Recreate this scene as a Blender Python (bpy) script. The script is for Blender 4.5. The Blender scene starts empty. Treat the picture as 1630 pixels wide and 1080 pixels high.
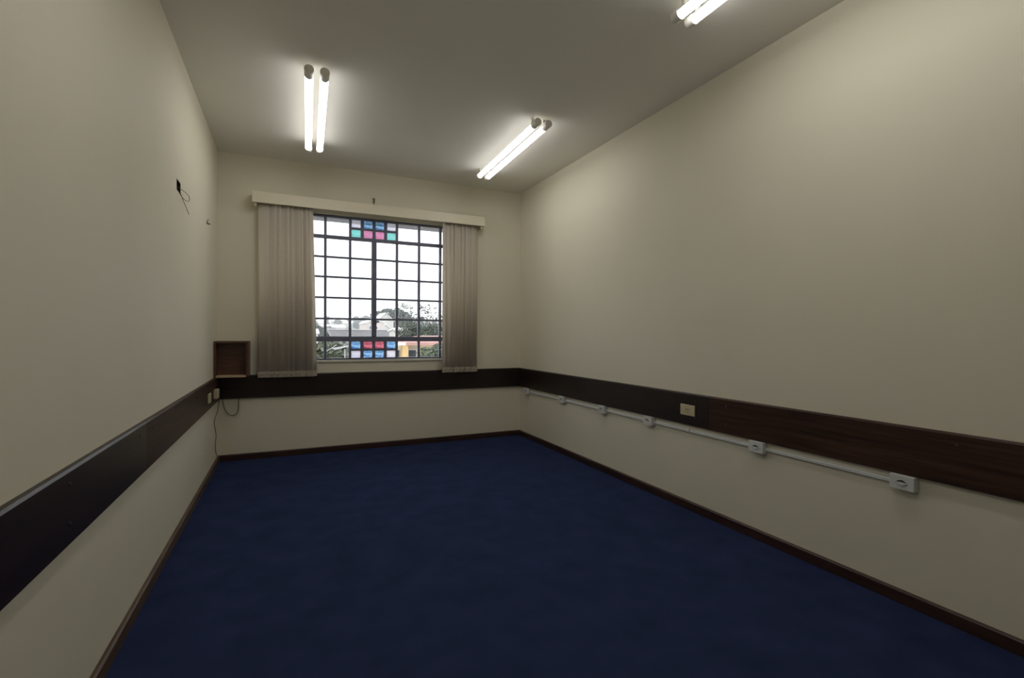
import bpy, bmesh, math, random
from mathutils import Vector, Matrix, Euler, noise

# ------------------------------------------------------------------ camera, world, exposure
scene = bpy.context.scene
COL = scene.collection
S = 1.1                                   # lens height above the carpet in metres
YAW, PITCH, ROLL, FPX = .4326, -.0095, .0059, 771.273
cy_, sy_ = math.cos(YAW), math.sin(YAW)
right0, fwd0, up0 = Vector((cy_, -sy_, 0)), Vector((sy_, cy_, 0)), Vector((0, 0, 1))
fwd = fwd0 * math.cos(PITCH) + up0 * math.sin(PITCH)
up1 = -fwd0 * math.sin(PITCH) + up0 * math.cos(PITCH)
rgt = right0 * math.cos(ROLL) + up1 * math.sin(ROLL)
up = -right0 * math.sin(ROLL) + up1 * math.cos(ROLL)
cd = bpy.data.cameras.new('camera')
cd.sensor_fit = 'HORIZONTAL'; cd.sensor_width = 36; cd.lens = 36 * FPX / 1630
cd.clip_start = .02; cd.clip_end = 2000
cam = bpy.data.objects.new('camera', cd); COL.objects.link(cam)
cam.matrix_world = Matrix(((rgt.x, up.x, -fwd.x, 0), (rgt.y, up.y, -fwd.y, 0), (rgt.z, up.z, -fwd.z, S), (0, 0, 0, 1)))
scene.camera = cam

SKY = 2.7                                 # even overcast sky
world = bpy.data.worlds.new('overcast_sky'); scene.world = world; world.use_nodes = True
bgn = world.node_tree.nodes['Background']
bgn.inputs[0].default_value = (.94, .96, 1, 1); bgn.inputs[1].default_value = SKY
TUBE = 11.0                                # radiance of the ceiling light tubes
vs = scene.view_settings
vs.view_transform = 'Standard'; vs.look = 'None'; vs.gamma = 1; vs.use_curve_mapping = False
vs.exposure = 0.0

# ------------------------------------------------------------------ helpers
class MB:
    """collects shapes for one mesh"""
    def __init__(s): s.v = []; s.f = []
    def add(s, vs, fs):
        n = len(s.v); s.v += [tuple(p) for p in vs]; s.f += [tuple(i + n for i in f) for f in fs]; return s
    def box(s, x0, x1, y0, y1, z0, z1, M=None):
        p = [Vector((x, y, z)) for x in (x0, x1) for y in (y0, y1) for z in (z0, z1)]
        if M is not None: p = [M @ q for q in p]
        return s.add(p, [(0, 1, 3, 2), (4, 6, 7, 5), (0, 4, 5, 1), (2, 3, 7, 6), (0, 2, 6, 4), (1, 5, 7, 3)])
    def prism(s, prof, axis, a, b):
        """closed profile (list of 2D points) swept along an axis from a to b"""
        def P(t, q):
            return {'x': (t, q[0], q[1]), 'y': (q[0], t, q[1]), 'z': (q[0], q[1], t)}[axis]
        n = len(prof)
        vs = [P(a, q) for q in prof] + [P(b, q) for q in prof]
        fs = [(i, (i + 1) % n, (i + 1) % n + n, i + n) for i in range(n)]
        return s.add(vs, fs + [tuple(range(n))[::-1], tuple(range(n, 2 * n))])
    def cyl(s, a, b, r, n=16, r2=None, caps=True):
        a, b = Vector(a), Vector(b); d = (b - a).normalized(); r2 = r if r2 is None else r2
        u = d.orthogonal().normalized(); w = d.cross(u)
        ang = [2 * math.pi * i / n for i in range(n)]
        vs = [a + (u * math.cos(t) + w * math.sin(t)) * r for t in ang] + [b + (u * math.cos(t) + w * math.sin(t)) * r2 for t in ang]
        fs = [(i, (i + 1) % n, (i + 1) % n + n, i + n) for i in range(n)]
        if caps: fs += [tuple(range(n))[::-1], tuple(range(n, 2 * n))]
        return s.add(vs, fs)
    def tube(s, pts, r, n=6, sub=6):
        P = [Vector(p) for p in pts]; Q = []
        for i in range(len(P) - 1):
            p0, p1, p2, p3 = P[max(i - 1, 0)], P[i], P[i + 1], P[min(i + 2, len(P) - 1)]
            for k in range(sub):
                t = k / sub
                Q.append(.5 * (2 * p1 + (p2 - p0) * t + (2 * p0 - 5 * p1 + 4 * p2 - p3) * t * t + (3 * p1 - p0 - 3 * p2 + p3) * t ** 3))
        Q.append(P[-1]); vs = []; u = None
        for i, q in enumerate(Q):
            d = (Q[min(i + 1, len(Q) - 1)] - Q[max(i - 1, 0)]).normalized()
            u = d.orthogonal().normalized() if u is None else (u - d * u.dot(d)).normalized()
            w = d.cross(u)
            vs += [q + (u * math.cos(2 * math.pi * k / n) + w * math.sin(2 * math.pi * k / n)) * r for k in range(n)]
        fs = [(i * n + k, i * n + (k + 1) % n, (i + 1) * n + (k + 1) % n, (i + 1) * n + k) for i in range(len(Q) - 1) for k in range(n)]
        fs += [tuple(range(n))[::-1], tuple(range((len(Q) - 1) * n, len(Q) * n))]
        return s.add(vs, fs)

def wloc(o):
    v = Vector((0, 0, 0))
    while o is not None: v += o.location; o = o.parent
    return v

def obj(name, mb, mat, parent=None, world_coords=True, bevel=0, smooth=False, seg=2):
    off = wloc(parent) if (parent is not None and world_coords) else Vector((0, 0, 0))
    me = bpy.data.meshes.new(name)
    me.from_pydata([tuple(Vector(p) - off) for p in mb.v], [], mb.f)
    bm = bmesh.new(); bm.from_mesh(me)
    bmesh.ops.recalc_face_normals(bm, faces=bm.faces)
    if bevel:
        bmesh.ops.bevel(bm, geom=bm.edges[:], offset=bevel, segments=seg, affect='EDGES', profile=.6, clamp_overlap=True)
    bm.to_mesh(me); bm.free()
    if smooth:
        for p in me.polygons: p.use_smooth = True
    me.materials.append(mat)
    o = bpy.data.objects.new(name, me); COL.objects.link(o); o.parent = parent
    return o

def tag(o, label, cat, group=None, kind=None):
    o['label'] = label; o['category'] = cat
    if group: o['group'] = group
    if kind: o['kind'] = kind
    return o

def thing(name, label, cat, loc=(0, 0, 0), rz=0, group=None):
    o = bpy.data.objects.new(name, None); COL.objects.link(o)
    o.location = loc; o.rotation_euler = (0, 0, rz); o.empty_display_size = .1
    return tag(o, label, cat, group)

def dup(o, parent=None, loc=None, rz=None, label=None):
    c = o.copy(); COL.objects.link(c); c.parent = parent
    if loc is not None: c.location = loc
    if rz is not None: c.rotation_euler = (0, 0, rz)
    if label: c['label'] = label
    for ch in list(o.children): dup(ch, c)
    return c

def struct(name, mb, mat, label=None, cat=None, **k):
    o = obj(name, mb, mat, **k); o['kind'] = 'structure'
    if label: o['label'] = label; o['category'] = cat
    return o

# ------------------------------------------------------------------ materials
def lnk(nt, a, b): nt.links.new(a, b)

def mat(name, col, rough=.6, var=0., scale=8., stretch=(1, 1, 1), col2=None, bump=0., bscale=200., metal=0., spec=.5, detail=4, bdist=.002):
    m = bpy.data.materials.new(name); m.use_nodes = True; nt = m.node_tree; b = nt.nodes['Principled BSDF']
    b.inputs['Roughness'].default_value = rough; b.inputs['Metallic'].default_value = metal
    b.inputs['Specular IOR Level'].default_value = spec
    b.inputs['Base Color'].default_value = (*col, 1)
    tc = nt.nodes.new('ShaderNodeTexCoord')
    if var or col2:
        mp = nt.nodes.new('ShaderNodeMapping'); mp.inputs['Scale'].default_value = stretch
        nz = nt.nodes.new('ShaderNodeTexNoise'); nz.inputs['Scale'].default_value = scale; nz.inputs['Detail'].default_value = detail
        rp = nt.nodes.new('ShaderNodeValToRGB')
        c2 = col2 or tuple(c * (1 - var) for c in col)
        rp.color_ramp.elements[0].color = (*c2, 1); rp.color_ramp.elements[1].color = (*col, 1)
        rp.color_ramp.elements[0].position = .3; rp.color_ramp.elements[1].position = .7
        lnk(nt, tc.outputs['Object'], mp.inputs[0]); lnk(nt, mp.outputs[0], nz.inputs['Vector'])
        lnk(nt, nz.outputs['Fac'], rp.inputs[0]); lnk(nt, rp.outputs[0], b.inputs['Base Color'])
    if bump:
        n2 = nt.nodes.new('ShaderNodeTexNoise'); n2.inputs['Scale'].default_value = bscale; n2.inputs['Detail'].default_value = 3
        bp = nt.nodes.new('ShaderNodeBump'); bp.inputs['Strength'].default_value = bump; bp.inputs['Distance'].default_value = bdist
        lnk(nt, tc.outputs['Object'], n2.inputs['Vector']); lnk(nt, n2.outputs['Fac'], bp.inputs['Height']); lnk(nt, bp.outputs[0], b.inputs['Normal'])
    return m

def glass_clear():
    m = bpy.data.materials.new('window_glass'); m.use_nodes = True; nt = m.node_tree; nt.nodes.clear()
    o = nt.nodes.new('ShaderNodeOutputMaterial'); t = nt.nodes.new('ShaderNodeBsdfTransparent'); g = nt.nodes.new('ShaderNodeBsdfGlossy')
    t.inputs[0].default_value = (.97, .985, .985, 1); g.inputs['Roughness'].default_value = .02
    mx = nt.nodes.new('ShaderNodeMixShader'); mx.inputs[0].default_value = .04
    lnk(nt, t.outputs[0], mx.inputs[1]); lnk(nt, g.outputs[0], mx.inputs[2]); lnk(nt, mx.outputs[0], o.inputs[0]); return m

def glass_stained(name, ca, cb, tr=.45, scale=60):
    """rippled cathedral glass: part of the light scatters, part passes straight"""
    m = bpy.data.materials.new(name); m.use_nodes = True; nt = m.node_tree; nt.nodes.clear()
    o = nt.nodes.new('ShaderNodeOutputMaterial'); t = nt.nodes.new('ShaderNodeBsdfTransparent'); d = nt.nodes.new('ShaderNodeBsdfTranslucent')
    tc = nt.nodes.new('ShaderNodeTexCoord'); mp = nt.nodes.new('ShaderNodeMapping'); mp.inputs['Scale'].default_value = (1, 1, 2.2)
    nz = nt.nodes.new('ShaderNodeTexNoise'); nz.inputs['Scale'].default_value = scale; nz.inputs['Detail'].default_value = 1.5; nz.inputs['Distortion'].default_value = 1.5
    rp = nt.nodes.new('ShaderNodeValToRGB'); rp.color_ramp.elements[0].position = .42; rp.color_ramp.elements[1].position = .58
    rp.color_ramp.elements[0].color = (*ca, 1); rp.color_ramp.elements[1].color = (*cb, 1)
    lnk(nt, tc.outputs['Object'], mp.inputs[0]); lnk(nt, mp.outputs[0], nz.inputs['Vector']); lnk(nt, nz.outputs['Fac'], rp.inputs[0])
    lnk(nt, rp.outputs[0], t.inputs[0]); lnk(nt, rp.outputs[0], d.inputs[0])
    mx = nt.nodes.new('ShaderNodeMixShader'); mx.inputs[0].default_value = 1 - tr
    g = nt.nodes.new('ShaderNodeBsdfGlossy'); g.inputs['Roughness'].default_value = .15
    m2 = nt.nodes.new('ShaderNodeMixShader'); m2.inputs[0].default_value = .04
    lnk(nt, t.outputs[0], mx.inputs[1]); lnk(nt, d.outputs[0], mx.inputs[2])
    lnk(nt, mx.outputs[0], m2.inputs[1]); lnk(nt, g.outputs[0], m2.inputs[2]); lnk(nt, m2.outputs[0], o.inputs[0]); return m

def fabric(name, col, tr):
    m = mat(name, col, .9, var=.10, scale=60, stretch=(3, 3, .4), bump=.25, bscale=700, spec=.15)
    nt = m.node_tree; b = nt.nodes['Principled BSDF']; out = nt.nodes['Material Output']
    d = nt.nodes.new('ShaderNodeBsdfTranslucent'); d.inputs[0].default_value = (*col, 1)
    mx = nt.nodes.new('ShaderNodeMixShader'); mx.inputs[0].default_value = tr
    lnk(nt, b.outputs[0], mx.inputs[1]); lnk(nt, d.outputs[0], mx.inputs[2]); lnk(nt, mx.outputs[0], out.inputs[0]); return m

def emit(name, col, s):
    m = bpy.data.materials.new(name); m.use_nodes = True; nt = m.node_tree; nt.nodes.clear()
    o = nt.nodes.new('ShaderNodeOutputMaterial'); e = nt.nodes.new('ShaderNodeEmission')
    e.inputs[0].default_value = (*col, 1); e.inputs[1].default_value = s; lnk(nt, e.outputs[0], o.inputs[0]); return m

WALL = mat('cream_wall_paint', (.775, .728, .585), .62, var=.05, scale=1.3, bump=.12, bscale=260, spec=.3, bdist=.001)
CEIL = mat('ceiling_paint', (.92, .895, .815), .8, var=.05, scale=1.1, bump=.1, bscale=220, spec=.2, bdist=.001)
CARPET = mat('navy_carpet', (.034, .048, .130), .97, col2=(.025, .037, .099), scale=6, bump=.9, bscale=520, spec=.05, detail=8, bdist=.004)
WOODX = mat('dark_wood_along_x', (.026, .013, .010), .36, col2=(.009, .005, .004), scale=9, stretch=(.35, 5, 9), bump=.06, bscale=90, detail=6)
WOODY = mat('dark_wood_along_y', (.026, .013, .010), .36, col2=(.009, .005, .004), scale=9, stretch=(5, .35, 9), bump=.06, bscale=90, detail=6)
WOODY2 = mat('brown_wood_along_y', (.074, .034, .021), .42, col2=(.018, .009, .006), scale=8, stretch=(5, .3, 8), spec=.3, bump=.06, bscale=90, detail=6)
SKIRT = mat('skirting_wood', (.060, .028, .019), .4, col2=(.022, .010, .007), scale=9, stretch=(.6, .6, 9), detail=6)
SKIRTL = mat('skirting_wood_faded', (.135, .085, .050), .45, col2=(.06, .034, .02), scale=9, stretch=(5, .5, 9), detail=6)  # paler brown than the other skirting boards
BOXW = mat('varnished_box_wood', (.13, .055, .030), .35, col2=(.055, .024, .015), scale=7, stretch=(1, 1, 5), detail=6)
BOXL = mat('raw_wood_shelf', (.62, .45, .28), .5, var=.3, scale=9, stretch=(1, 6, 6))  # light on the box's bottom ledge, put into a paler wood colour
SCREW = mat('screw_steel', (.12, .11, .10), .35, metal=.8)
METAL = mat('window_frame_paint', (.165, .172, .25), .38, var=.2, scale=12, spec=.6)
WHITEP = mat('white_plastic', (.66, .67, .65), .4, var=.04, scale=6)
DARKP = mat('dark_slot', (.03, .03, .028), .6)
CREAMP = mat('ivory_plastic', (.60, .52, .33), .42, var=.08, scale=20)
PELMET = mat('pelmet_laminate', (.80, .73, .57), .5, var=.05, scale=3, stretch=(.5, 1, 4))
SLAT = fabric('blind_fabric', (.86, .80, .71), .48)
HEM = mat('blind_hem', (.52, .46, .37), .85, var=.2, scale=70, bump=.2, bscale=500)
CHAIN = mat('blind_chain', (.20, .17, .12), .5)
CAPM = mat('lamp_cap', (.90, .87, .80), .5)
HOUSING = mat('lamp_back', (.50, .50, .48), .5)
TUBEM = emit('lit_tube', (1, .985, .95), TUBE)
WIRE = mat('grey_wire', (.12, .10, .07), .6)
WIRED = mat('dark_wire', (.09, .085, .06), .6)
HOLE = mat('raw_mortar', (.035, .03, .022), .95, var=.4, scale=60)
SILL = mat('sill_paint', (.72, .69, .60), .45)
PLASTER = mat('outer_plaster', (.30, .29, .33), .9, var=.1, scale=1)
GLASS = glass_clear()
G_WHITE = glass_stained('frosted_glass', (.82, .82, .90), (.90, .90, .96), .5, 40)
G_BLUE = glass_stained('blue_rippled_glass', (.22, .42, .70), (.72, .88, .98), .45, 42)
G_AQUA = glass_stained('aqua_rippled_glass', (.46, .84, .82), (.60, .93, .91), .45, 42)
G_PINK = glass_stained('pink_rippled_glass', (.80, .46, .64), (.95, .64, .80), .45, 42)
G_RED = glass_stained('red_rippled_glass', (.58, .22, .29), (.90, .54, .61), .45, 42)

# ------------------------------------------------------------------ room shell
XL, XR, YB, YN, ZC = -.5445, 2.3071, 4.7818, -.75, 2.6384
TH = .16
WX0, WX1, WZ0, WZ1 = -.15, 1.658, .852, 2.203        # window opening
HY0, HY1, HZ0, HZ1 = 3.120, 3.228, 1.868, 1.928      # open junction hole in the left wall

struct('floor', MB().box(XL - TH, XR + TH, YN - TH, YB, -.12, 0), CARPET, 'dark navy blue carpet covering the whole floor', 'floor')
struct('ceiling', MB().box(XL - TH, XR + TH, YN - TH, YB + TH, ZC, ZC + .12), CEIL, 'plain off-white painted ceiling', 'ceiling')
w = MB()
w.box(XL - TH, XL, YN - TH, HY0, 0, ZC).box(XL - TH, XL, HY1, YB, 0, ZC)
w.box(XL - TH, XL, HY0, HY1, 0, HZ0).box(XL - TH, XL, HY0, HY1, HZ1, ZC)
w.box(XL - TH, XL - .05, HY0, HY1, HZ0, HZ1)
struct('wall_left', w, WALL, 'cream wall at the left with an open wiring hole', 'wall')
struct('wall_right', MB().box(XR, XR + TH, YN - TH, YB, 0, ZC), WALL, 'long bare cream wall at the right', 'wall')
w = MB()
w.box(XL - TH, WX0, YB, YB + TH, -.12, ZC).box(WX1, XR + TH, YB, YB + TH, -.12, ZC)
w.box(WX0, WX1, YB, YB + TH, -.12, WZ0).box(WX0, WX1, YB, YB + TH, WZ1, ZC)
struct('wall_back', w, WALL, 'cream end wall around the big grid window', 'wall')
struct('wall_front', MB().box(XL, XR, YN - TH, YN, 0, ZC), WALL, 'cream wall behind the viewpoint', 'wall')

# skirting boards
SK, ST = .054, .016
def skirt_prof(x, s): return [(x, 0), (x + s * ST, 0), (x + s * ST, SK - .006), (x + s * (ST - .006), SK), (x, SK)]
struct('baseboard_left', MB().prism(skirt_prof(XL, 1), 'y', YN, YB - ST), SKIRTL, 'low pale brown skirting board along the left wall', 'baseboard')
struct('baseboard_right', MB().prism(skirt_prof(XR, -1), 'y', YN, YB - ST), SKIRT, 'low dark skirting board along the right wall', 'baseboard')
struct('baseboard_back', MB().prism(skirt_prof(YB, -1), 'x', XL, XR), SKIRT, 'low dark skirting board under the window wall', 'baseboard')

# wide wooden chair rails: planks and screws are pieces of each trim
RT, RB, RD = .7355, .535, .02
def rail_prof(x, s): return [(x, RB), (x + s * (RD - .002), RB), (x + s * RD, RB + .002), (x + s * RD, RT - .007), (x + s * (RD - .005), RT), (x, RT)]
def trim(name, label):
    o = bpy.data.objects.new(name, None); COL.objects.link(o); o['kind'] = 'structure'; o['label'] = label; o['category'] = 'chair rail'; return o
tl = trim('trim_1', 'wide dark wooden rail board along the left wall')
obj('plank', MB().prism(rail_prof(XL, 1), 'y', YN, 2.4225), WOODY, tl)
obj('plank', MB().prism(rail_prof(XL, 1), 'y', 2.424, YB - RD), WOODY2, tl)
tb = trim('trim_2', 'wide dark wooden rail board under the window')
obj('plank', MB().prism(rail_prof(YB, -1), 'x', XL, XR), WOODX, tb)
tr_ = trim('trim_3', 'wide dark wooden rail board along the right wall')
obj('plank', MB().prism(rail_prof(XR, -1), 'y', 2.137, YB - RD), WOODY, tr_)
obj('plank', MB().prism(rail_prof(XR, -1), 'y', YN, 2.1355), WOODY2, tr_)
scr = None
def screw(x, y, z, sx, par):
    global scr
    if scr is None:
        scr = obj('screw', MB().cyl((-.0015, 0, 0), (.0015, 0, 0), .0055, 10), SCREW, par, world_coords=False)
        o = scr
    else:
        o = scr.copy(); COL.objects.link(o); o.parent = par
    o.location = (x + sx * .001, y, z)
for y, z in ((1.65, .697), (1.65, .592), (2.321, .693), (2.535, .687), (2.535, .582), (3.6, .69), (3.6, .585)): screw(XL + RD, y, z, 1, tl)
for y, z in ((2.241, .693), (2.241, .588), (2.009, .694), (2.009, .589), (.95, .694), (3.5, .69), (3.5, .588)): screw(XR - RD, y, z, -1, tr_)

# ------------------------------------------------------------------ window
wn = bpy.data.objects.new('window_1', None); COL.objects.link(wn); wn['kind'] = 'structure'
wn['label'] = 'large dark metal grid window with coloured glass squares'; wn['category'] = 'window'
FY0, FY1 = YB + .035, YB + .075
PY = (FY0 + FY1) / 2
CX, PW = .753, .2205
cols = [CX + PW * k for k in range(-4, 5)]
cols[0] = WX0 + .018; cols[-1] = WX1 - .018
zt0, zt1, zb0, zb1 = 2.017, 2.182, .868, 1.024
rows = [1.072, 1.238, 1.435, 1.629, 1.815, 1.986]
obj('window_frame', MB().box(WX0, WX1, FY0, FY1, WZ0, zb0).box(WX0, WX1, FY0, FY1, zt1, WZ1)
    .box(WX0, cols[0], FY0, FY1, zb0, zt1).box(cols[-1], WX1, FY0, FY1, zb0, zt1), METAL, wn)
obj('transom_bar', MB().box(cols[0], cols[-1], FY0, FY1, rows[-1], zt0), METAL, wn, bevel=.003)
obj('transom_bar', MB().box(cols[0], cols[-1], FY0, FY1, zb1, rows[0]), METAL, wn, bevel=.003)
obj('centre_mullion', MB().box(CX - .023, CX + .023, FY0 - .006, FY1, rows[0], rows[-1]), METAL, wn, bevel=.003)
bw = .0112
for k in range(1, 8):                      # upright bars
    x = cols[k]; d = .004 if k not in (4,) else 0
    if k != 4: obj('glazing_bar', MB().box(x - bw, x + bw, FY0 + .006, FY1 - .006, rows[0], rows[-1]), METAL, wn)
    if k == 4: continue
    obj('glazing_bar', MB().box(x - bw, x + bw, FY0 + .006, FY1 - .006, zt0, zt1), METAL, wn)
    obj('glazing_bar', MB().box(x - bw, x + bw, FY0 + .006, FY1 - .006, zb0, zb1), METAL, wn)
bh = .0088
for z in rows[1:-1]:
    obj('glazing_bar', MB().box(cols[0], CX - .023, FY0 + .010, FY1 - .010, z - bh, z + bh), METAL, wn)
    obj('glazing_bar', MB().box(CX + .023, cols[-1], FY0 + .010, FY1 - .010, z - bh, z + bh), METAL, wn)
panes = {}
def pane(x0, x1, z0, z1, m, name='pane'):
    key = (round(x1 - x0, 4), round(z1 - z0, 4), m.name)
    if key not in panes:
        a, b = (x1 - x0) / 2, (z1 - z0) / 2
        o = obj(name, MB().box(-a, a, -.002, .002, -b, b), m, wn, world_coords=False); panes[key] = o
    else:
        o = panes[key].copy(); COL.objects.link(o)
    o.location = ((x0 + x1) / 2, PY, (z0 + z1) / 2); o.parent = wn; return o
for i in range(8):
    for j in range(5): pane(cols[i], cols[i + 1], rows[j], rows[j + 1], GLASS)
    if i not in (3, 4):
        pane(cols[i], cols[i + 1], zt0, zt1, GLASS); pane(cols[i], cols[i + 1], zb0, zb1, GLASS)
# two fields of 4 x 2 coloured squares
def stained(z0, z1, cells):
    xs = [CX + PW * k / 2 for k in range(-2, 3)]; zm = (z0 + z1) / 2
    for x in xs[1:-1]: obj('lead_bar', MB().box(x - .014, x + .014, FY0 + .008, FY1 - .008, z0, z1), METAL, wn)
    obj('lead_bar', MB().box(xs[0], xs[-1], FY0 + .010, FY1 - .010, zm - .011, zm + .011), METAL, wn)
    for r, row in enumerate(cells):
        for c, m in enumerate(row):
            o = pane(xs[c], xs[c + 1], *((zm, z1) if r == 0 else (z0, zm)), m, 'coloured_pane')
            o['label'] = {'f': 'frosted white glass square', 'b': 'blue rippled glass square', 'a': 'aqua glass square', 'p': 'pink glass square', 'r': 'red glass square'}[m.name[0]]
stained(zt0, zt1, ((G_WHITE, G_BLUE, G_BLUE, G_WHITE), (G_AQUA, G_PINK, G_PINK, G_AQUA)))
stained(zb0, zb1, ((G_BLUE, G_RED, G_RED, G_BLUE), (G_WHITE, G_BLUE, G_BLUE, G_WHITE)))
h = obj('latch', MB().box(CX + .006, CX + .022, FY0 - .022, FY0 - .006, 1.19, 1.245).box(CX + .012, CX + .045, FY0 - .03, FY0 - .02, 1.205, 1.222), METAL, wn, bevel=.003)
obj('window_sill', MB().box(WX0, WX1, YB - .012, FY0, WZ0 - .02, WZ0), SILL, wn, bevel=.003)
for z in rows[1:-1]: obj('hinge_knob', MB().cyl((cols[7] + .012, FY0 - .004, z), (cols[7] + .03, FY0 - .004, z), .007, 8), METAL, wn)

# ------------------------------------------------------------------ pelmet and vertical blinds
PX0, PX1, PYF = -.281, 1.835, YB - .125
pz0, pz1 = 2.212, 2.306
pel = thing('pelmet', 'long cream pelmet box above the window hiding the blind track', 'pelmet', (0, YB, pz0))
obj('front_board', MB().box(PX0, PX1, PYF, PYF + .015, pz0, pz1), PELMET, pel, bevel=.002)
obj('side_board', MB().box(PX0, PX0 + .015, PYF + .015, YB, pz0, pz1), PELMET, pel, bevel=.0015)
obj('side_board', MB().box(PX1 - .015, PX1, PYF + .015, YB, pz0, pz1), PELMET, pel, bevel=.0015)
obj('head_rail', MB().box(PX0 + .03, PX1 - .03, YB - .085, YB - .045, pz0 + .03, pz0 + .062), WHITEP, pel)
obj('bracket', MB().box(PX0 + .016, PX0 + .034, YB - .10, YB, pz0 - .022, pz0 + .01), PELMET, pel)
obj('bracket', MB().box(PX1 - .034, PX1 - .016, YB - .10, YB, pz0 - .022, pz0 + .01), PELMET, pel)

SW = .0445                                  # half slat width
zs1, zs0 = pz0 + .03, .713
def slat_mesh():
    mb = MB(); n = 6; vs = []
    for s in (0, .0012):
        for z in (zs0 - zs1, 0):
            for i in range(n + 1):
                t = -1 + 2 * i / n; vs.append((SW * t, -.0035 * (1 - t * t) + s, z))
    m = n + 1; fs = []
    for i in range(n):
        fs += [(i, i + 1, m + i + 1, m + i), (2 * m + i, 3 * m + i, 3 * m + i + 1, 2 * m + i + 1), (i, 2 * m + i, 2 * m + i + 1, i + 1), (m + i, m + i + 1, 3 * m + i + 1, 3 * m + i)]
    fs += [(0, m, 3 * m, 2 * m), (n, 2 * m + n, 3 * m + n, m + n)]
    return mb.add(vs, fs)
slat0 = None
def slat(par, x, y, ang, lean, ):
    global slat0, hem0
    if slat0 is None:
        slat0 = o = obj('slat', slat_mesh(), SLAT, par, world_coords=False, smooth=True)
        hem0 = obj('hem_weight', MB().box(-SW, SW, -.0055, .003, zs0 - zs1, zs0 - zs1 + .05), HEM, o, world_coords=False, bevel=.002)
    else:
        o = slat0.copy(); COL.objects.link(o); o.parent = par
        c = hem0.copy(); COL.objects.link(c); c.parent = o
    o.location = (x, y, 0); o.rotation_euler = (0, lean, math.radians(ang)); return o
def blind(label, spots, x0, x1):
    b = thing('vertical_blind', label, 'blind', (0, YB - .065, zs1), group='vertical blinds drawn open at the window')
    for (x, y, a, l) in spots: slat(b, x, y, a, l)
    pts = []
    xs = [x0 + (x1 - x0) * k / 14 for k in range(15)]
    for k, x in enumerate(xs): pts.append((x, YB - .065 - .031, zs0 + (.020 if k % 2 else .034)))
    obj('spacer_chain', MB().tube(pts, .0022, 5, 4), CHAIN, b)
    return b
rnd = random.Random(4)
# left bunch: the slat next to the corner lies in front, the others fan out behind it towards the glass
ls = []
edges = [-.238, -.178, -.142, -.112, -.078, -.044, -.016, .008, .032, .054, .076, .098, .112, .13]
for k, e in enumerate(edges[:-1]):
    x = e + SW * math.cos(math.radians(12)); x = min(x, .150 - SW + .04)
    ls.append((e + .044, -.012 + .001 * k, -(4 if k % 3 == 0 else rnd.uniform(22, 38)), -.002 * k))
blind('tall bunch of beige fabric slats left of the window', ls, -.235, .185)
rs = []
for k, e in enumerate([1.388, 1.432, 1.478, 1.516, 1.552, 1.592, 1.634, 1.672, 1.700]):
    rs.append((e + .044, -.012 + .001 * k, (4 if k % 3 == 1 else rnd.uniform(22, 38)), 0))
rs = [(x, y, a, .0) for (x, y, a, l) in rs]
blind('narrower bunch of beige fabric slats right of the window', rs, 1.39, 1.742)

# ------------------------------------------------------------------ ceiling lights
def half_tube(r, y0, y1, a0, a1, n, cap=True, x=0, z=0):
    """open part of a tube wall from angle a0 to a1 (0 = straight down)"""
    mb = MB(); vs = []
    for y in (y0, y1):
        for i in range(n + 1):
            t = a0 + (a1 - a0) * i / n; vs.append((x + r * math.sin(t), y, z - r * math.cos(t)))
    fs = [(i, i + 1, n + 2 + i, n + 1 + i) for i in range(n)]
    return mb.add(vs, fs)
TL, TRD, TS = 1.20, .0235, .083              # tube length, radius, distance between the two
DROP = .056
def light(label, loc, rz, first=None):
    if first is not None: return dup(first, None, loc, rz, label)
    t = thing('ceiling_light', label, 'ceiling light', loc, rz, 'twin tube ceiling lights')
    for sx in (-TS / 2, TS / 2):
        A = math.radians(101)
        d = obj('lit_tube', half_tube(TRD, 0, TL, -A, A, 14, x=sx, z=-DROP), TUBEM, t, world_coords=False)
        obj('tube_back', half_tube(TRD * .99, 0, TL, A, 2 * math.pi - A, 8, x=sx, z=-DROP), HOUSING, d, world_coords=False)
        for y0, y1 in ((-.058, .012), (TL - .012, TL + .03)):
            c = MB().cyl((sx, y0, -DROP), (sx, y1, -DROP), TRD + .003, 20)
            obj('end_cap', c, CAPM, t, world_coords=False, bevel=.002)
        for y in (.03, TL - .03):
            obj('holder_foot', MB().box(sx - .008, sx + .008, y - .01, y + .01, -DROP + TRD * .8, 0), CAPM, t, world_coords=False)
    return t
L1 = light('lit twin tube ceiling light closest to the left wall', (.147, 3.015, ZC), -.033)
light('lit twin tube ceiling light between the window and the right wall', (1.62, 3.055, ZC), -.036, L1)
light('lit twin tube ceiling light cut off by the top edge of the picture', (1.668, .525, ZC), -.01, L1)
light('lit twin tube ceiling light overhead, out of the picture beside the left wall', (.10, .50, ZC), -.03, L1)

# ------------------------------------------------------------------ wooden box in the corner
BX0, BX1, BY, BZ0, BZ1, bt = XL + .002, -.299, 4.515, RT + .001, 1.031, .016
wb = thing('wooden_box', 'open-fronted brown wooden box fixed in the corner above the rail', 'box', (BX0, YB, BZ0))
obj('side_panel', MB().box(BX0, BX0 + bt, BY, YB, BZ0, BZ1), BOXW, wb, bevel=.0015)
obj('side_panel', MB().box(BX1 - bt, BX1, BY, YB, BZ0, BZ1), BOXW, wb, bevel=.0015)
obj('top_panel', MB().box(BX0 + bt, BX1 - bt, BY, YB, BZ1 - bt, BZ1), BOXW, wb, bevel=.0015)
obj('bottom_panel', MB().box(BX0 + bt, BX1 - bt, BY, YB, BZ0, BZ0 + bt), BOXL, wb, bevel=.0015)
obj('back_panel', MB().box(BX0 + bt, BX1 - bt, BY + .085, BY + .095, BZ0 + bt, BZ1 - bt), BOXW, wb)

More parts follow.
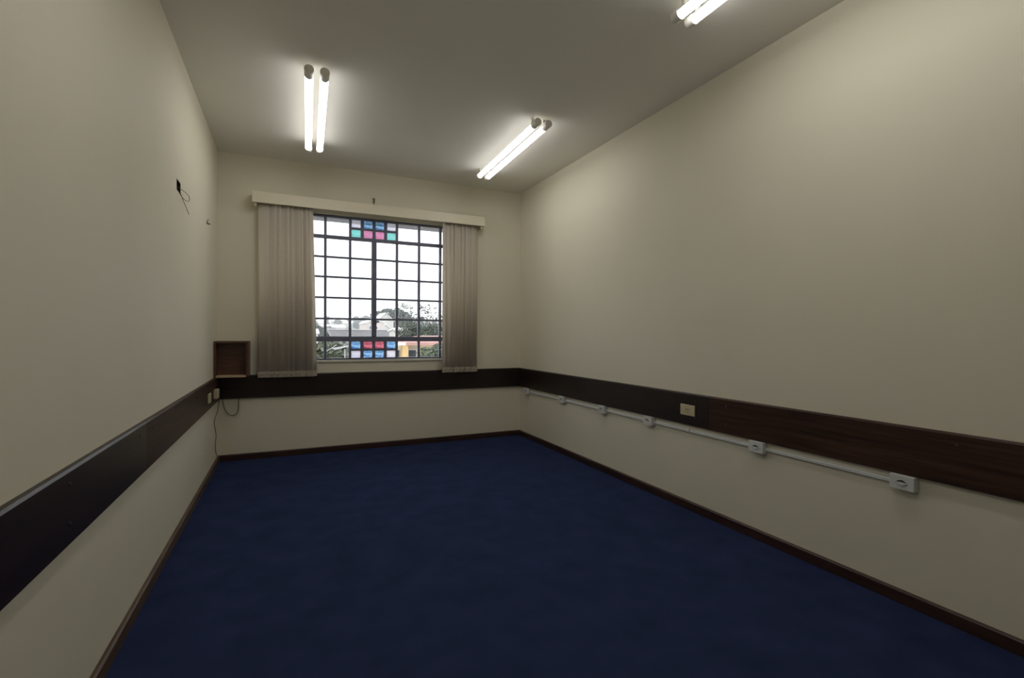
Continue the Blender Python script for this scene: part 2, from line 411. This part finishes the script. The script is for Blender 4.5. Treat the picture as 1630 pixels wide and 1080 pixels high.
# ------------------------------------------------------------------ sockets, raceway and outlet boxes
sk = thing('wall_socket', 'ivory rectangular power socket on the right wall rail', 'socket', (XR - RD, 2.30, .63))
obj('cover_plate', MB().box(XR - RD - .009, XR - RD, 2.241, 2.360, .596, .664), CREAMP, sk, bevel=.005, seg=3)
xf = XR - RD - .009
ins = obj('socket_insert', MB().cyl((xf + .001, 2.301, .63), (xf - .002, 2.301, .63), .021, 20), CREAMP, sk)
for dy, dz in ((.008, .004), (-.005, .007), (-.004, -.008)):
    obj('contact_hole', MB().cyl((xf - .0022, 2.301 + dy, .63 + dz), (xf - .0028, 2.301 + dy, .63 + dz), .0032, 8), DARKP, ins)
for dy in (-.043, .043): obj('plate_screw', MB().cyl((xf, 2.301 + dy, .63), (xf - .001, 2.301 + dy, .63), .003, 8), CREAMP, sk)

def side_socket(label, y0, y1, z0, z1, d):
    t = thing('wall_socket', label, 'socket', (XL + RD, (y0 + y1) / 2, (z0 + z1) / 2))
    obj('cover_plate', MB().box(XL + RD, XL + RD + d, y0, y1, z0, z1), CREAMP, t, bevel=.004, seg=2)
    ym, zm = (y0 + y1) / 2, (z0 + z1) / 2
    i = obj('socket_insert', MB().cyl((XL + RD + d - .001, ym, zm), (XL + RD + d + .002, ym, zm), .019, 16), CREAMP, t)
    for a in (-.007, .007): obj('contact_hole', MB().cyl((XL + RD + d + .0021, ym + a, zm), (XL + RD + d + .0026, ym + a, zm), .003, 8), DARKP, i)
side_socket('flat ivory socket on the left rail, farther from the corner', 4.06, 4.175, .588, .656, .010)
side_socket('thick ivory socket on the left rail, tight by the corner', 4.36, 4.475, .585, .655, .028)

OBY = [1.122, 1.802, 2.665, 3.217, 3.844, 4.578]
oz0, oz1, od, ow = .474, .5335, .036, .088
ob_labels = ['white outlet box at the end of the raceway nearest the viewer', 'second white outlet box from the viewer on the raceway, right of the ivory socket',
             'third white outlet box on the raceway, left of the ivory socket', 'fourth white outlet box on the raceway counting from the viewer',
             'fifth white outlet box on the raceway, second from the window corner', 'white outlet box at the far end of the raceway in the corner']
def outlet_box(label):
    t = thing('outlet_box', label, 'outlet box', (XR, OBY[0], oz0), group='white outlet boxes along the raceway')
    obj('box_body', MB().box(-od, 0, -ow / 2, ow / 2, 0, oz1 - oz0), WHITEP, t, world_coords=False, bevel=.003)
    zc = (oz1 - oz0) / 2; n = 12
    def lens(top, bot, hw, x0, x1):
        p = [(-hw + 2 * hw * i / n, zc + top * math.sin(math.pi * i / n)) for i in range(n + 1)] + [(hw - 2 * hw * i / n, zc + bot * math.sin(math.pi * i / n)) for i in range(1, n)]
        return MB().prism(p, 'x', x0, x1)
    r = obj('port_slot', lens(.011, -.009, .021, -od - .0012, -od + .001), DARKP, t, world_coords=False)
    obj('port_lid', lens(.003, -.0115, .0215, -od - .003, -od - .0005), WHITEP, r, world_coords=False)
    return t
ob0 = outlet_box(ob_labels[0])
for y, l in zip(OBY[1:], ob_labels[1:]): dup(ob0, None, (XR, y, oz0), 0, l)
rw = thing('cable_raceway', 'thin white plastic cable raceway running under the right wall rail', 'raceway', (XR, 2.8, .487))
stops = []
for a, b in zip(OBY[:-1], OBY[1:]):
    if a < 2.298 < b: stops += [(a + ow / 2, 2.292), (2.303, b - ow / 2)]
    else: stops.append((a + ow / 2, b - ow / 2))
for a, b in stops:
    obj('duct', MB().prism([(XR, .489), (XR - .011, .489), (XR - .0125, .4915), (XR - .0125, .503), (XR - .009, .508), (XR, .508)], 'y', a, b), WHITEP, rw)

# ------------------------------------------------------------------ loose wires and small fittings
X = XL + .004
tag(obj('loose_cable', MB().tube([(X + .012, 4.745, .535), (X + .006, 4.70, .45), (X, 4.55, .385), (X, 4.60, .31), (X + .002, 4.64, .25), (X, 4.60, .17), (X + .002, 4.66, .09), (X + .016, 4.72, .058)], .0028), WIRE),
    'thin grey cable hanging in the left corner down to the skirting', 'cable')
Yw = YB - .005
tag(obj('cable_loop', MB().tube([(-.508, Yw, .537), (-.502, Yw, .49), (-.488, Yw, .44), (-.462, Yw, .402), (-.432, Yw, .389), (-.405, Yw, .402), (-.392, Yw, .432), (-.388, Yw, .48), (-.387, Yw, .537)], .0026), WIRE),
    'thin cable loop drooping below the rail under the wooden box', 'cable')
jb = thing('junction_hole', 'open wiring hole with loose wires high on the left wall', 'wiring hole', (XL, 3.174, 1.9))
g = .002
obj('hole_lining', MB().box(XL - .049, XL - .047, HY0 + g, HY1 - g, HZ0 + g, HZ1 - g).box(XL - .047, XL - .001, HY0 + g, HY0 + .005, HZ0 + g, HZ1 - g)
    .box(XL - .047, XL - .001, HY1 - .005, HY1 - g, HZ0 + g, HZ1 - g).box(XL - .047, XL - .001, HY0 + .005, HY1 - .005, HZ0 + g, HZ0 + .005)
    .box(XL - .047, XL - .001, HY0 + .005, HY1 - .005, HZ1 - .005, HZ1 - g), HOLE, jb)
obj('wire', MB().tube([(XL - .03, 3.19, 1.90), (XL + .006, 3.21, 1.892), (XL + .03, 3.27, 1.875), (XL + .035, 3.25, 1.84), (XL + .02, 3.18, 1.835), (XL + .004, 3.13, 1.865)], .0016, 5), WIRED, jb)
obj('wire', MB().tube([(XL - .03, 3.15, 1.88), (XL + .008, 3.14, 1.86), (XL + .018, 3.20, 1.825), (XL + .022, 3.27, 1.80), (XL + .026, 3.31, 1.778)], .0016, 5), WIRED, jb)
tag(obj('wall_nail', MB().cyl((XL - .01, 4.165, 1.905), (XL + .022, 4.165, 1.895), .005, 8).cyl((XL, 4.165, 1.902), (XL + .012, 4.165, 1.93), .003, 6), WIRED),
    'small dark nail in the left wall near the corner', 'nail')
tag(obj('wall_hook', MB().box(.737, .745, YB - .01, YB, 2.335, 2.395).box(.728, .754, YB - .014, YB - .008, 2.385, 2.391).box(.736, .746, YB - .03, YB - .008, 2.362, 2.370), WIRED, bevel=.001),
    'small dark metal hook on the wall just above the pelmet', 'hook')

# ------------------------------------------------------------------ outside the window
GRASS = mat('far_ground', (.20, .23, .17), .95, col2=(.30, .30, .27), scale=.08)
HILL = mat('hill_scrub', (.10, .125, .11), .95, col2=(.19, .21, .20), scale=.12, detail=8)
LEAF1 = mat('leaf_dark', (.135, .160, .125), .7, var=.45, scale=1.5, spec=.3)
LEAF2 = mat('leaf_mid', (.165, .195, .135), .7, var=.45, scale=1.5, spec=.3)
LEAF3 = mat('leaf_far', (.10, .125, .105), .8, var=.4, scale=.6, spec=.2)
BARK = mat('bark', (.13, .10, .08), .9, var=.4, scale=6)
HWALL = mat('white_render', (.62, .60, .57), .9, var=.08, scale=.6)
HPINK = mat('pale_pink_render', (.66, .58, .55), .9, var=.08, scale=.6)
HYEL = mat('yellow_render', (.74, .50, .24), .85, var=.08, scale=1)
HCREAM = mat('cream_render', (.68, .58, .42), .85, var=.08, scale=1)
TILE = mat('red_roof', (.56, .31, .27), .8, var=.25, scale=3)
GREYR = mat('fibre_cement_roof', (.30, .29, .30), .85, var=.25, scale=2.2)
GREYW = mat('grey_render', (.40, .39, .40), .9, var=.1, scale=1)
HGLASS = mat('far_window_glass', (.06, .07, .08), .15)
WTRIM = mat('white_timber', (.72, .72, .70), .6)

struct('outside_ground', MB().box(-90, 190, YB + TH + .02, 130, -5.2, -4.4), GRASS, 'ground outside below the window', 'ground')
struct('eave', MB().box(-1.5, 3.2, YB + TH, YB + TH + .62, 2.30, 2.38), PLASTER, 'plain roof overhang outside above the window', 'eave')
# hillside behind the town
nx, ny = 60, 26; vs = []; fs = []
for j in range(ny + 1):
    for i in range(nx + 1):
        x = -140 + 420 * i / nx; y = 118 + 260 * j / ny; t = j / ny
        hgt = -4.6 + (8.6 + .022 * x + 1.8 * noise.noise((x * .02, 3.1, 0))) * (3 * t * t - 2 * t ** 3) * 1.35 + 1.6 * noise.noise((x * .05, y * .05, 1.7)) * t
        vs.append((x, y, hgt))
for j in range(ny):
    for i in range(nx): a = j * (nx + 1) + i; fs.append((a, a + 1, a + nx + 2, a + nx + 1))
def hill_z(x, y):
    t = (y - 118) / 260
    return -4.6 + (8.6 + .022 * x + 1.8 * noise.noise((x * .02, 3.1, 0))) * (3 * t * t - 2 * t ** 3) * 1.35 + 1.6 * noise.noise((x * .05, y * .05, 1.7)) * t
struct('hillside', MB().add(vs, fs), HILL, 'hazy green hillside behind the town', 'hill', smooth=True)

def crown(blobs, n, size, seed, hollow=.55):
    r = random.Random(seed); mb = MB(); tot = sum(b[3] * b[4] * b[5] for b in blobs); vs = []; fs = []
    for (cx, cy, cz, rx, ry, rz) in blobs:
        for _ in range(max(6, int(n * rx * ry * rz / tot))):
            d = Vector((r.gauss(0, 1), r.gauss(0, 1), r.gauss(0, 1))).normalized() * (hollow + (1 - hollow) * r.random() ** .6)
            p = Vector((cx + d.x * rx, cy + d.y * ry, cz + d.z * rz))
            s = size * r.uniform(.6, 1.3); u = Vector((r.gauss(0, 1), r.gauss(0, 1), r.gauss(0, .6))).normalized(); w2 = u.orthogonal().normalized()
            w2 = (Matrix.Rotation(r.uniform(0, 6.28), 3, u) @ w2) * .55
            k = len(vs); vs += [p - u * s, p + w2 * s, p + u * s, p - w2 * s]; fs.append((k, k + 1, k + 2, k + 3))
    return mb.add(vs, fs)
def tree(name, label, base, trunk, blobs, n, size, m, seed, group=None, hollow=.55):
    t = thing(name, label, 'tree', base, 0, group)
    tb_ = MB(); bx, by, bz = base
    for pts, r in trunk: tb_.tube([(bx + p[0], by + p[1], bz + p[2]) for p in pts], r, 6, 3)
    obj('trunk', tb_, BARK, t)
    obj('crown', crown([(bx + b[0], by + b[1], bz + b[2], *b[3:]) for b in blobs], n, size, seed, hollow), m, t)
    return t
# the sparse tall tree behind the right hand panes
GZ = -4.4
def sparse(label, x, y, top, wdt, seed, n):
    r = random.Random(seed); H = top - GZ
    bl = [(r.uniform(-wdt, wdt), r.uniform(-.8, .8), H * r.uniform(.82, .985), .17, .17, .11) for _ in range(46)]
    bl += [(r.uniform(-wdt, wdt), r.uniform(-.8, .8), H * r.uniform(.70, .82), .42, .4, .26) for _ in range(26)]
    bl += [(r.uniform(-wdt, wdt), r.uniform(-.8, .8), H * r.uniform(.42, .72), .40, .4, .30) for _ in range(30)]
    tr = [([(0, 0, 0), (.05, 0, H * .4), (0, 0, H * .74)], .05)]
    for b in bl[::3]: tr.append(([(0, 0, b[2] - .8), (b[0] * .5, b[1] * .5, b[2] - .35), (b[0], b[1], b[2])], .009))
    return tree('sparse_tree', label, (x, y, GZ), tr, bl, n, .062, LEAF1, seed, hollow=.2)
sparse('tall loose-leaved tree standing behind the right panes, left of its twin', 6.95, 30, 3.05, .75, 11, 7500)
sparse('tall loose-leaved tree seen beside the right blind', 7.8, 27.8, 2.85, .75, 12, 7500)
tree('leafy_tree', 'dark rounded tree farther back, right of the centre mullion', (17.0, 93.5, -4.4), [([(0, 0, 0), (.2, 0, 4), (0, 0, 8)], .3)],
     [(-1.6, 0, 8.6, 1.5, 1.5, 1.2), (.2, 0, 9.1, 1.6, 1.5, 1.2), (2.0, 0, 9.0, 1.5, 1.5, 1.4), (0, 0, 7.6, 3.2, 2, 1.2), (3.5, 0, 8.4, 1.4, 1.4, 1.3)], 2600, .30, LEAF3, 21)
tree('leafy_tree', 'broad green tree on the slope left of the grey roof', (4.0, 88, -4.4), [([(0, 0, 0), (.1, 0, 3), (0, 0, 6)], .3)],
     [(0, 0, 5.9, 1.5, 1.5, 1.0), (-.9, 0, 5.2, 1.2, 1.3, .9), (.8, 0, 5.1, 1.2, 1.2, .9)], 1500, .30, LEAF3, 22)
tree('leafy_tree', 'dense green tree just outside the lower left panes', (.77, 15.7, -4.4), [([(0, 0, 0), (.1, 0, 2.5), (0, 0, 4.6)], .14)],
     [(-.35, 0, 4.85, .55, .6, .45), (.3, .1, 4.9, .55, .6, .40), (.8, .2, 4.8, .5, .5, .42), (0, 0, 4.4, 1.0, .8, .6), (.9, 0, 4.3, .6, .6, .5)], 3800, .075, LEAF2, 23)
tree('leafy_bush', 'green shrub in front of the yellow house', (3.12, 11, -4.4), [([(0, 0, 0), (.05, 0, 2.5), (0, 0, 4.6)], .07)],
     [(.1, 0, 5.07, .22, .25, .22), (-.2, 0, 4.98, .24, .25, .22), (.36, 0, 5.04, .25, .25, .25), (.05, 0, 4.7, .5, .3, .35)], 2600, .05, LEAF2, 24)
tree('leafy_bush', 'tall green shrub at the right end of the yellow house', (3.75, 11.6, -4.4), [([(0, 0, 0), (.05, 0, 2.5), (0, 0, 4.6)], .07)],
     [(.0, 0, 5.15, .26, .25, .26), (.28, 0, 5.1, .3, .25, .3), (.05, 0, 4.75, .5, .3, .35)], 1200, .05, LEAF2, 25)
# low trees in the middle distance, between the small houses
r = random.Random(8)
proto = None
def far_tree(x, y, z, s):
    global proto
    lab = 'small grey-green tree among the distant houses'
    if proto is None:
        proto = tree('far_tree', lab, (0, 0, 0), [([(0, 0, 0), (0, 0, 1.5), (0, 0, 2.6)], .14)], [(0, 0, 3.0, 1.3, 1.3, 1.0), (.8, 0, 2.6, .9, .9, .7), (-.8, .2, 2.7, .9, .9, .7)], 420, .30, LEAF3, 31, 'trees among the distant houses')
        o = proto
    else: o = dup(proto)
    o.location = (x, y, z); o.scale = (s, s, s); o.rotation_euler = (0, 0, r.uniform(0, 6))
taken = [(4.0, 88, 4), (17, 93.5, 6), (14.7, 85, 4), (10.6, 64, 3.5), (9.2, 61, 4.5), (2.3, 60.5, 4), (10.6, 64, 2)]
def free(x, y, rad):
    if any((x - a) ** 2 + (y - b) ** 2 < (rad + c) ** 2 for a, b, c in taken): return False
    taken.append((x, y, rad)); return True
for k in range(400):
    y = r.uniform(135, 350); x = y * r.uniform(.0, .34); sc_ = r.uniform(.7, 1.5)
    if len(taken) < 120 and free(x, y, 2.3 * sc_): far_tree(x, y, hill_z(x, y) - .3, sc_)
for k in range(44):
    y = r.uniform(56, 112); x = y * r.uniform(.02, .33); sc_ = r.uniform(.9, 1.6)
    if free(x, y, 2.2 * sc_): far_tree(x, y, -4.4, sc_)

def house(name, label, x0, x1, y0, y1, z0, ze, zr, wall, roof, wins, ridge='x', group=None, over=.25):
    """walls, a gabled roof and windows on the side that faces the room"""
    t = thing(name, label, 'house', ((x0 + x1) / 2, (y0 + y1) / 2, z0), 0, group)
    m = MB(); m.box(x0, x1, y0, y1, z0, ze)
    xm, ym = (x0 + x1) / 2, (y0 + y1) / 2
    if ridge == 'y': m.add([(x0, y0, ze), (x1, y0, ze), (xm, y0, zr), (x0, y1, ze), (x1, y1, ze), (xm, y1, zr)], [(0, 1, 2), (3, 5, 4), (0, 2, 5, 3), (1, 4, 5, 2)])
    else: m.add([(x0, y0, ze), (x0, y1, ze), (x0, ym, zr), (x1, y0, ze), (x1, y1, ze), (x1, ym, zr)], [(0, 2, 1), (3, 4, 5), (0, 3, 5, 2), (1, 2, 5, 4)])
    obj('wall', m, wall, t)
    th = .12; rf = MB()
    if ridge == 'y':
        for s, xe in ((-1, x0 - over), (1, x1 + over)):
            k = (zr - ze) / (xm - x0); zo = ze - k * over
            rf.prism([(xe, zo + .01), (xm, zr + .01), (xm, zr + th), (xe, zo + th)], 'y', y0 - over, y1 + over)
    else:
        for s, ye in ((-1, y0 - over), (1, y1 + over)):
            k = (zr - ze) / (ym - y0); zo = ze - k * over
            rf.prism([(ye, zo + .01), (ym, zr + .01), (ym, zr + th), (ye, zo + th)], 'x', x0 - over, x1 + over)
    obj('roof', rf, roof, t)
    for (a, b, c, d) in wins:
        f = obj('window', MB().box(a, b, y0 - .05, y0 + .02, c, d), WTRIM, t)
        e = min(.08, (b - a) * .15); obj('pane', MB().box(a + e, b - e, y0 - .07, y0 - .04, c + e, d - e), HGLASS, f)
    return t
# long building with the ribbed grey roof
gx0, gx1, gy0, gy1, gze, gzr = 3.4, 9.3, 37, 53, -.9, 1.40
gb = thing('long_building', 'long grey building with a ribbed grey roof below eye level', 'building', (6.3, 45, -4.4))
obj('wall', MB().box(gx0, gx1, gy0 + .3, gy1 - .3, -4.4, gze - .05), GREYW, gb)
def ribbed(ys, ye, zs, ze):
    mb = MB(); n = int((gx1 - gx0) / .065); vs = []; fs = []
    for i in range(n + 1):
        x = gx0 + (gx1 - gx0) * i / n; hz = .055 * (1 if i % 2 else -1)
        sk = .35                                       # the sheets run slightly askew
        vs += [(x + sk, ys, zs + hz), (x - sk, ye, ze + hz), (x + sk, ys, zs + hz - .03), (x - sk, ye, ze + hz - .03)]
    for i in range(n):
        a = 4 * i; b = a + 4
        fs += [(a, b, b + 1, a + 1), (a + 2, a + 3, b + 3, b + 2), (a, a + 2, b + 2, b), (a + 1, b + 1, b + 3, a + 3)]
    fs += [(0, 1, 3, 2), (4 * n, 4 * n + 2, 4 * n + 3, 4 * n + 1)]
    return mb.add(vs, fs)
GREYD = mat('fibre_cement_lichen', (.085, .085, .09), .9, var=.3, scale=2)  # groove shade painted as a darker colour on one side of each rib
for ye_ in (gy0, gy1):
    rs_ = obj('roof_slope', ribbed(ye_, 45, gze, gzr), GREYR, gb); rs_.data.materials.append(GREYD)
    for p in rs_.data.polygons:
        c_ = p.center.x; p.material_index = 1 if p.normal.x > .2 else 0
obj('ridge_cap', MB().box(gx0 - .35, gx1 - .35, 44.85, 45.15, gzr + .03, gzr + .10), HWALL, gb)
for k in range(6): f = obj('window', MB().box(gx0 + .5 + k * 1.15, gx0 + 1.2 + k * 1.15, gy0 + .25, gy0 + .32, -3, -1.8), HGLASS, gb)

house('tall_house', 'tall pale pink gabled house behind the grey roof', 8.2, 10.2, 58, 64, -4.4, 2.3, 2.75, HPINK, WTRIM, [(8.5, 8.9, 1.5, 2.0), (9.1, 9.5, 1.5, 2.0)], 'y', over=.08)
yh = thing('yellow_house', 'yellow house with red tiled hip roof at the lower right panes', 'house', (4.8, 15.5, -4.4))
obj('wall', MB().box(2.62, 6.8, 13.3, 18.2, -4.4, .80), HCREAM, yh)
obj('roof', MB().add([(2.86, 12.95, .80), (7.1, 12.95, .80), (7.1, 18.6, .80), (2.86, 18.6, .80), (4.0, 15.8, 1.04), (6.2, 15.8, 1.04), (2.86, 12.95, .86), (7.1, 12.95, .86), (7.1, 18.6, .86), (2.86, 18.6, .86)],
    [(0, 1, 2, 3), (0, 6, 7, 1), (1, 7, 8, 2), (2, 8, 9, 3), (3, 9, 6, 0), (6, 4, 5, 7), (8, 5, 4, 9), (7, 5, 8), (9, 4, 6)]), TILE, yh)
for a_, b_ in ((2.98, 3.22), (3.7, 4.0), (2.66, 2.76)):
    f = obj('window', MB().box(a_, b_, 13.25, 13.32, -.3, .68), WTRIM, yh)
    obj('pane', MB().box(a_ + .02, b_ - .02, 13.23, 13.26, -.27, .65), HGLASS, f)
obj('pillar', MB().box(2.76, 2.92, 12.95, 13.12, -4.4, .86), HYEL, yh, bevel=.01)
obj('fascia', MB().box(2.86, 7.1, 12.90, 12.94, .79, .87), TILE, yh)
obj('porch_roof', MB().box(2.25, 2.78, 12.6, 13.2, .80, .86), WTRIM, yh)
house('small_white_house', 'white house with a flat eave between the two loose-leaved trees and the roof', 6.6, 7.5, 32, 35.4, -4.4, 1.22, 1.38, HWALL, WTRIM, [(6.7, 6.95, .8, 1.1), (7.1, 7.35, .8, 1.1)], 'x', over=.1)
house('small_white_house', 'white house with a steep gable right of the centre mullion', 13.4, 16.0, 82, 88, -4.4, 3.3, 4.5, HWALL, WTRIM, [(13.9, 14.5, 2.3, 3.1)], 'y', over=.2)
house('small_white_house', 'white house seen under the dark rounded tree', 10.5, 11.7, 62, 66, -4.4, 1.7, 2.2, HWALL, WTRIM, [(10.7, 11.0, 1.2, 1.5), (11.2, 11.5, 1.2, 1.5)], 'y', over=.1)
house('small_white_house', 'white house at the far left beside the left blind', 1.6, 3.0, 58, 63, -4.4, 1.05, 1.5, HWALL, WTRIM, [(2.1, 2.5, .3, .7)], 'x', over=.15)
house('small_white_house', 'white low house beyond the trees next to the right blind', 8.2, 10.6, 32.5, 36.3, -4.4, .95, 1.12, HPINK, WTRIM, [(8.5, 8.9, .3, .8)], 'x', over=.15)
# little houses far away on the hillside
hp = None
for k in range(130):
    y = r.uniform(130, 330); x = y * r.uniform(.0, .34); z = hill_z(x, y) - .6
    if not free(x, y, 4.6): continue
    if hp is None:
        hp = house('hillside_house', 'tiny pale house far away on the hillside', -2.6, 2.6, -2, 2, 0, 2.6, 3.7, HWALL, HPINK, [(-1.8, -.9, .9, 1.9), (.6, 1.6, .9, 1.9)], 'x', 'tiny houses on the hillside')
        hp.location = (0, 0, 0); o = hp
        for c in hp.children:
            pass
    else: o = dup(hp)
    o.location = (x, y, z); o.rotation_euler = (0, 0, r.uniform(-.6, .6)); s = r.uniform(.7, 1.35); o.scale = (s, s, s)
lab = 'small pale house in the valley beyond the grey roof'
for k in range(90):
    y = r.uniform(66, 125); x = y * r.uniform(.02, .33)
    if not free(x, y, 3.6): continue
    o = dup(hp, label=lab); o['group'] = 'small houses in the valley'
    s = r.uniform(1.15, 1.75); o.location = (x, y, -4.4); o.rotation_euler = (0, 0, r.uniform(-.7, .7)); o.scale = (s * .72, s * .72, s)
# lean-to with white beams next to the near tree
lt = thing('lean_to', 'small open lean-to with white beams among the leaves', 'shelter', (1.2, 13.6, -4.4))
obj('post', MB().box(1.355, 1.38, 13.55, 13.575, -4.4, .68), GREYW, lt)
obj('post', MB().box(2.05, 2.09, 13.55, 13.59, -4.4, .80), WTRIM, lt)
obj('beam', MB().cyl((.86, 13.5, .60), (1.16, 13.5, .80), .008, 8), GREYW, lt)
obj('beam', MB().cyl((1.10, 13.55, .665), (1.62, 13.55, .80), .010, 8), GREYW, lt)
obj('sheet_roof', MB().add([(1.10, 13.56, .675), (2.2, 13.56, .86), (2.2, 14.3, .86), (1.10, 14.3, .675), (1.10, 13.56, .69), (2.2, 13.56, .875), (2.2, 14.3, .875), (1.10, 14.3, .69)],
    [(0, 1, 2, 3), (4, 7, 6, 5), (0, 4, 5, 1), (1, 5, 6, 2), (2, 6, 7, 3), (3, 7, 4, 0)]), GREYR, lt)

# thin haze over the valley
hz = bpy.data.materials.new('valley_haze'); hz.use_nodes = True; nt = hz.node_tree; nt.nodes.clear()
out = nt.nodes.new('ShaderNodeOutputMaterial'); sv = nt.nodes.new('ShaderNodeVolumeScatter')
sv.inputs['Color'].default_value = (.97, .98, 1, 1); sv.inputs['Density'].default_value = .0022
lnk(nt, sv.outputs[0], out.inputs['Volume'])
tag(obj('haze', MB().box(-160, 300, 20, 420, -6, 45), hz), 'pale haze hanging over the valley outside', 'haze', kind='stuff')
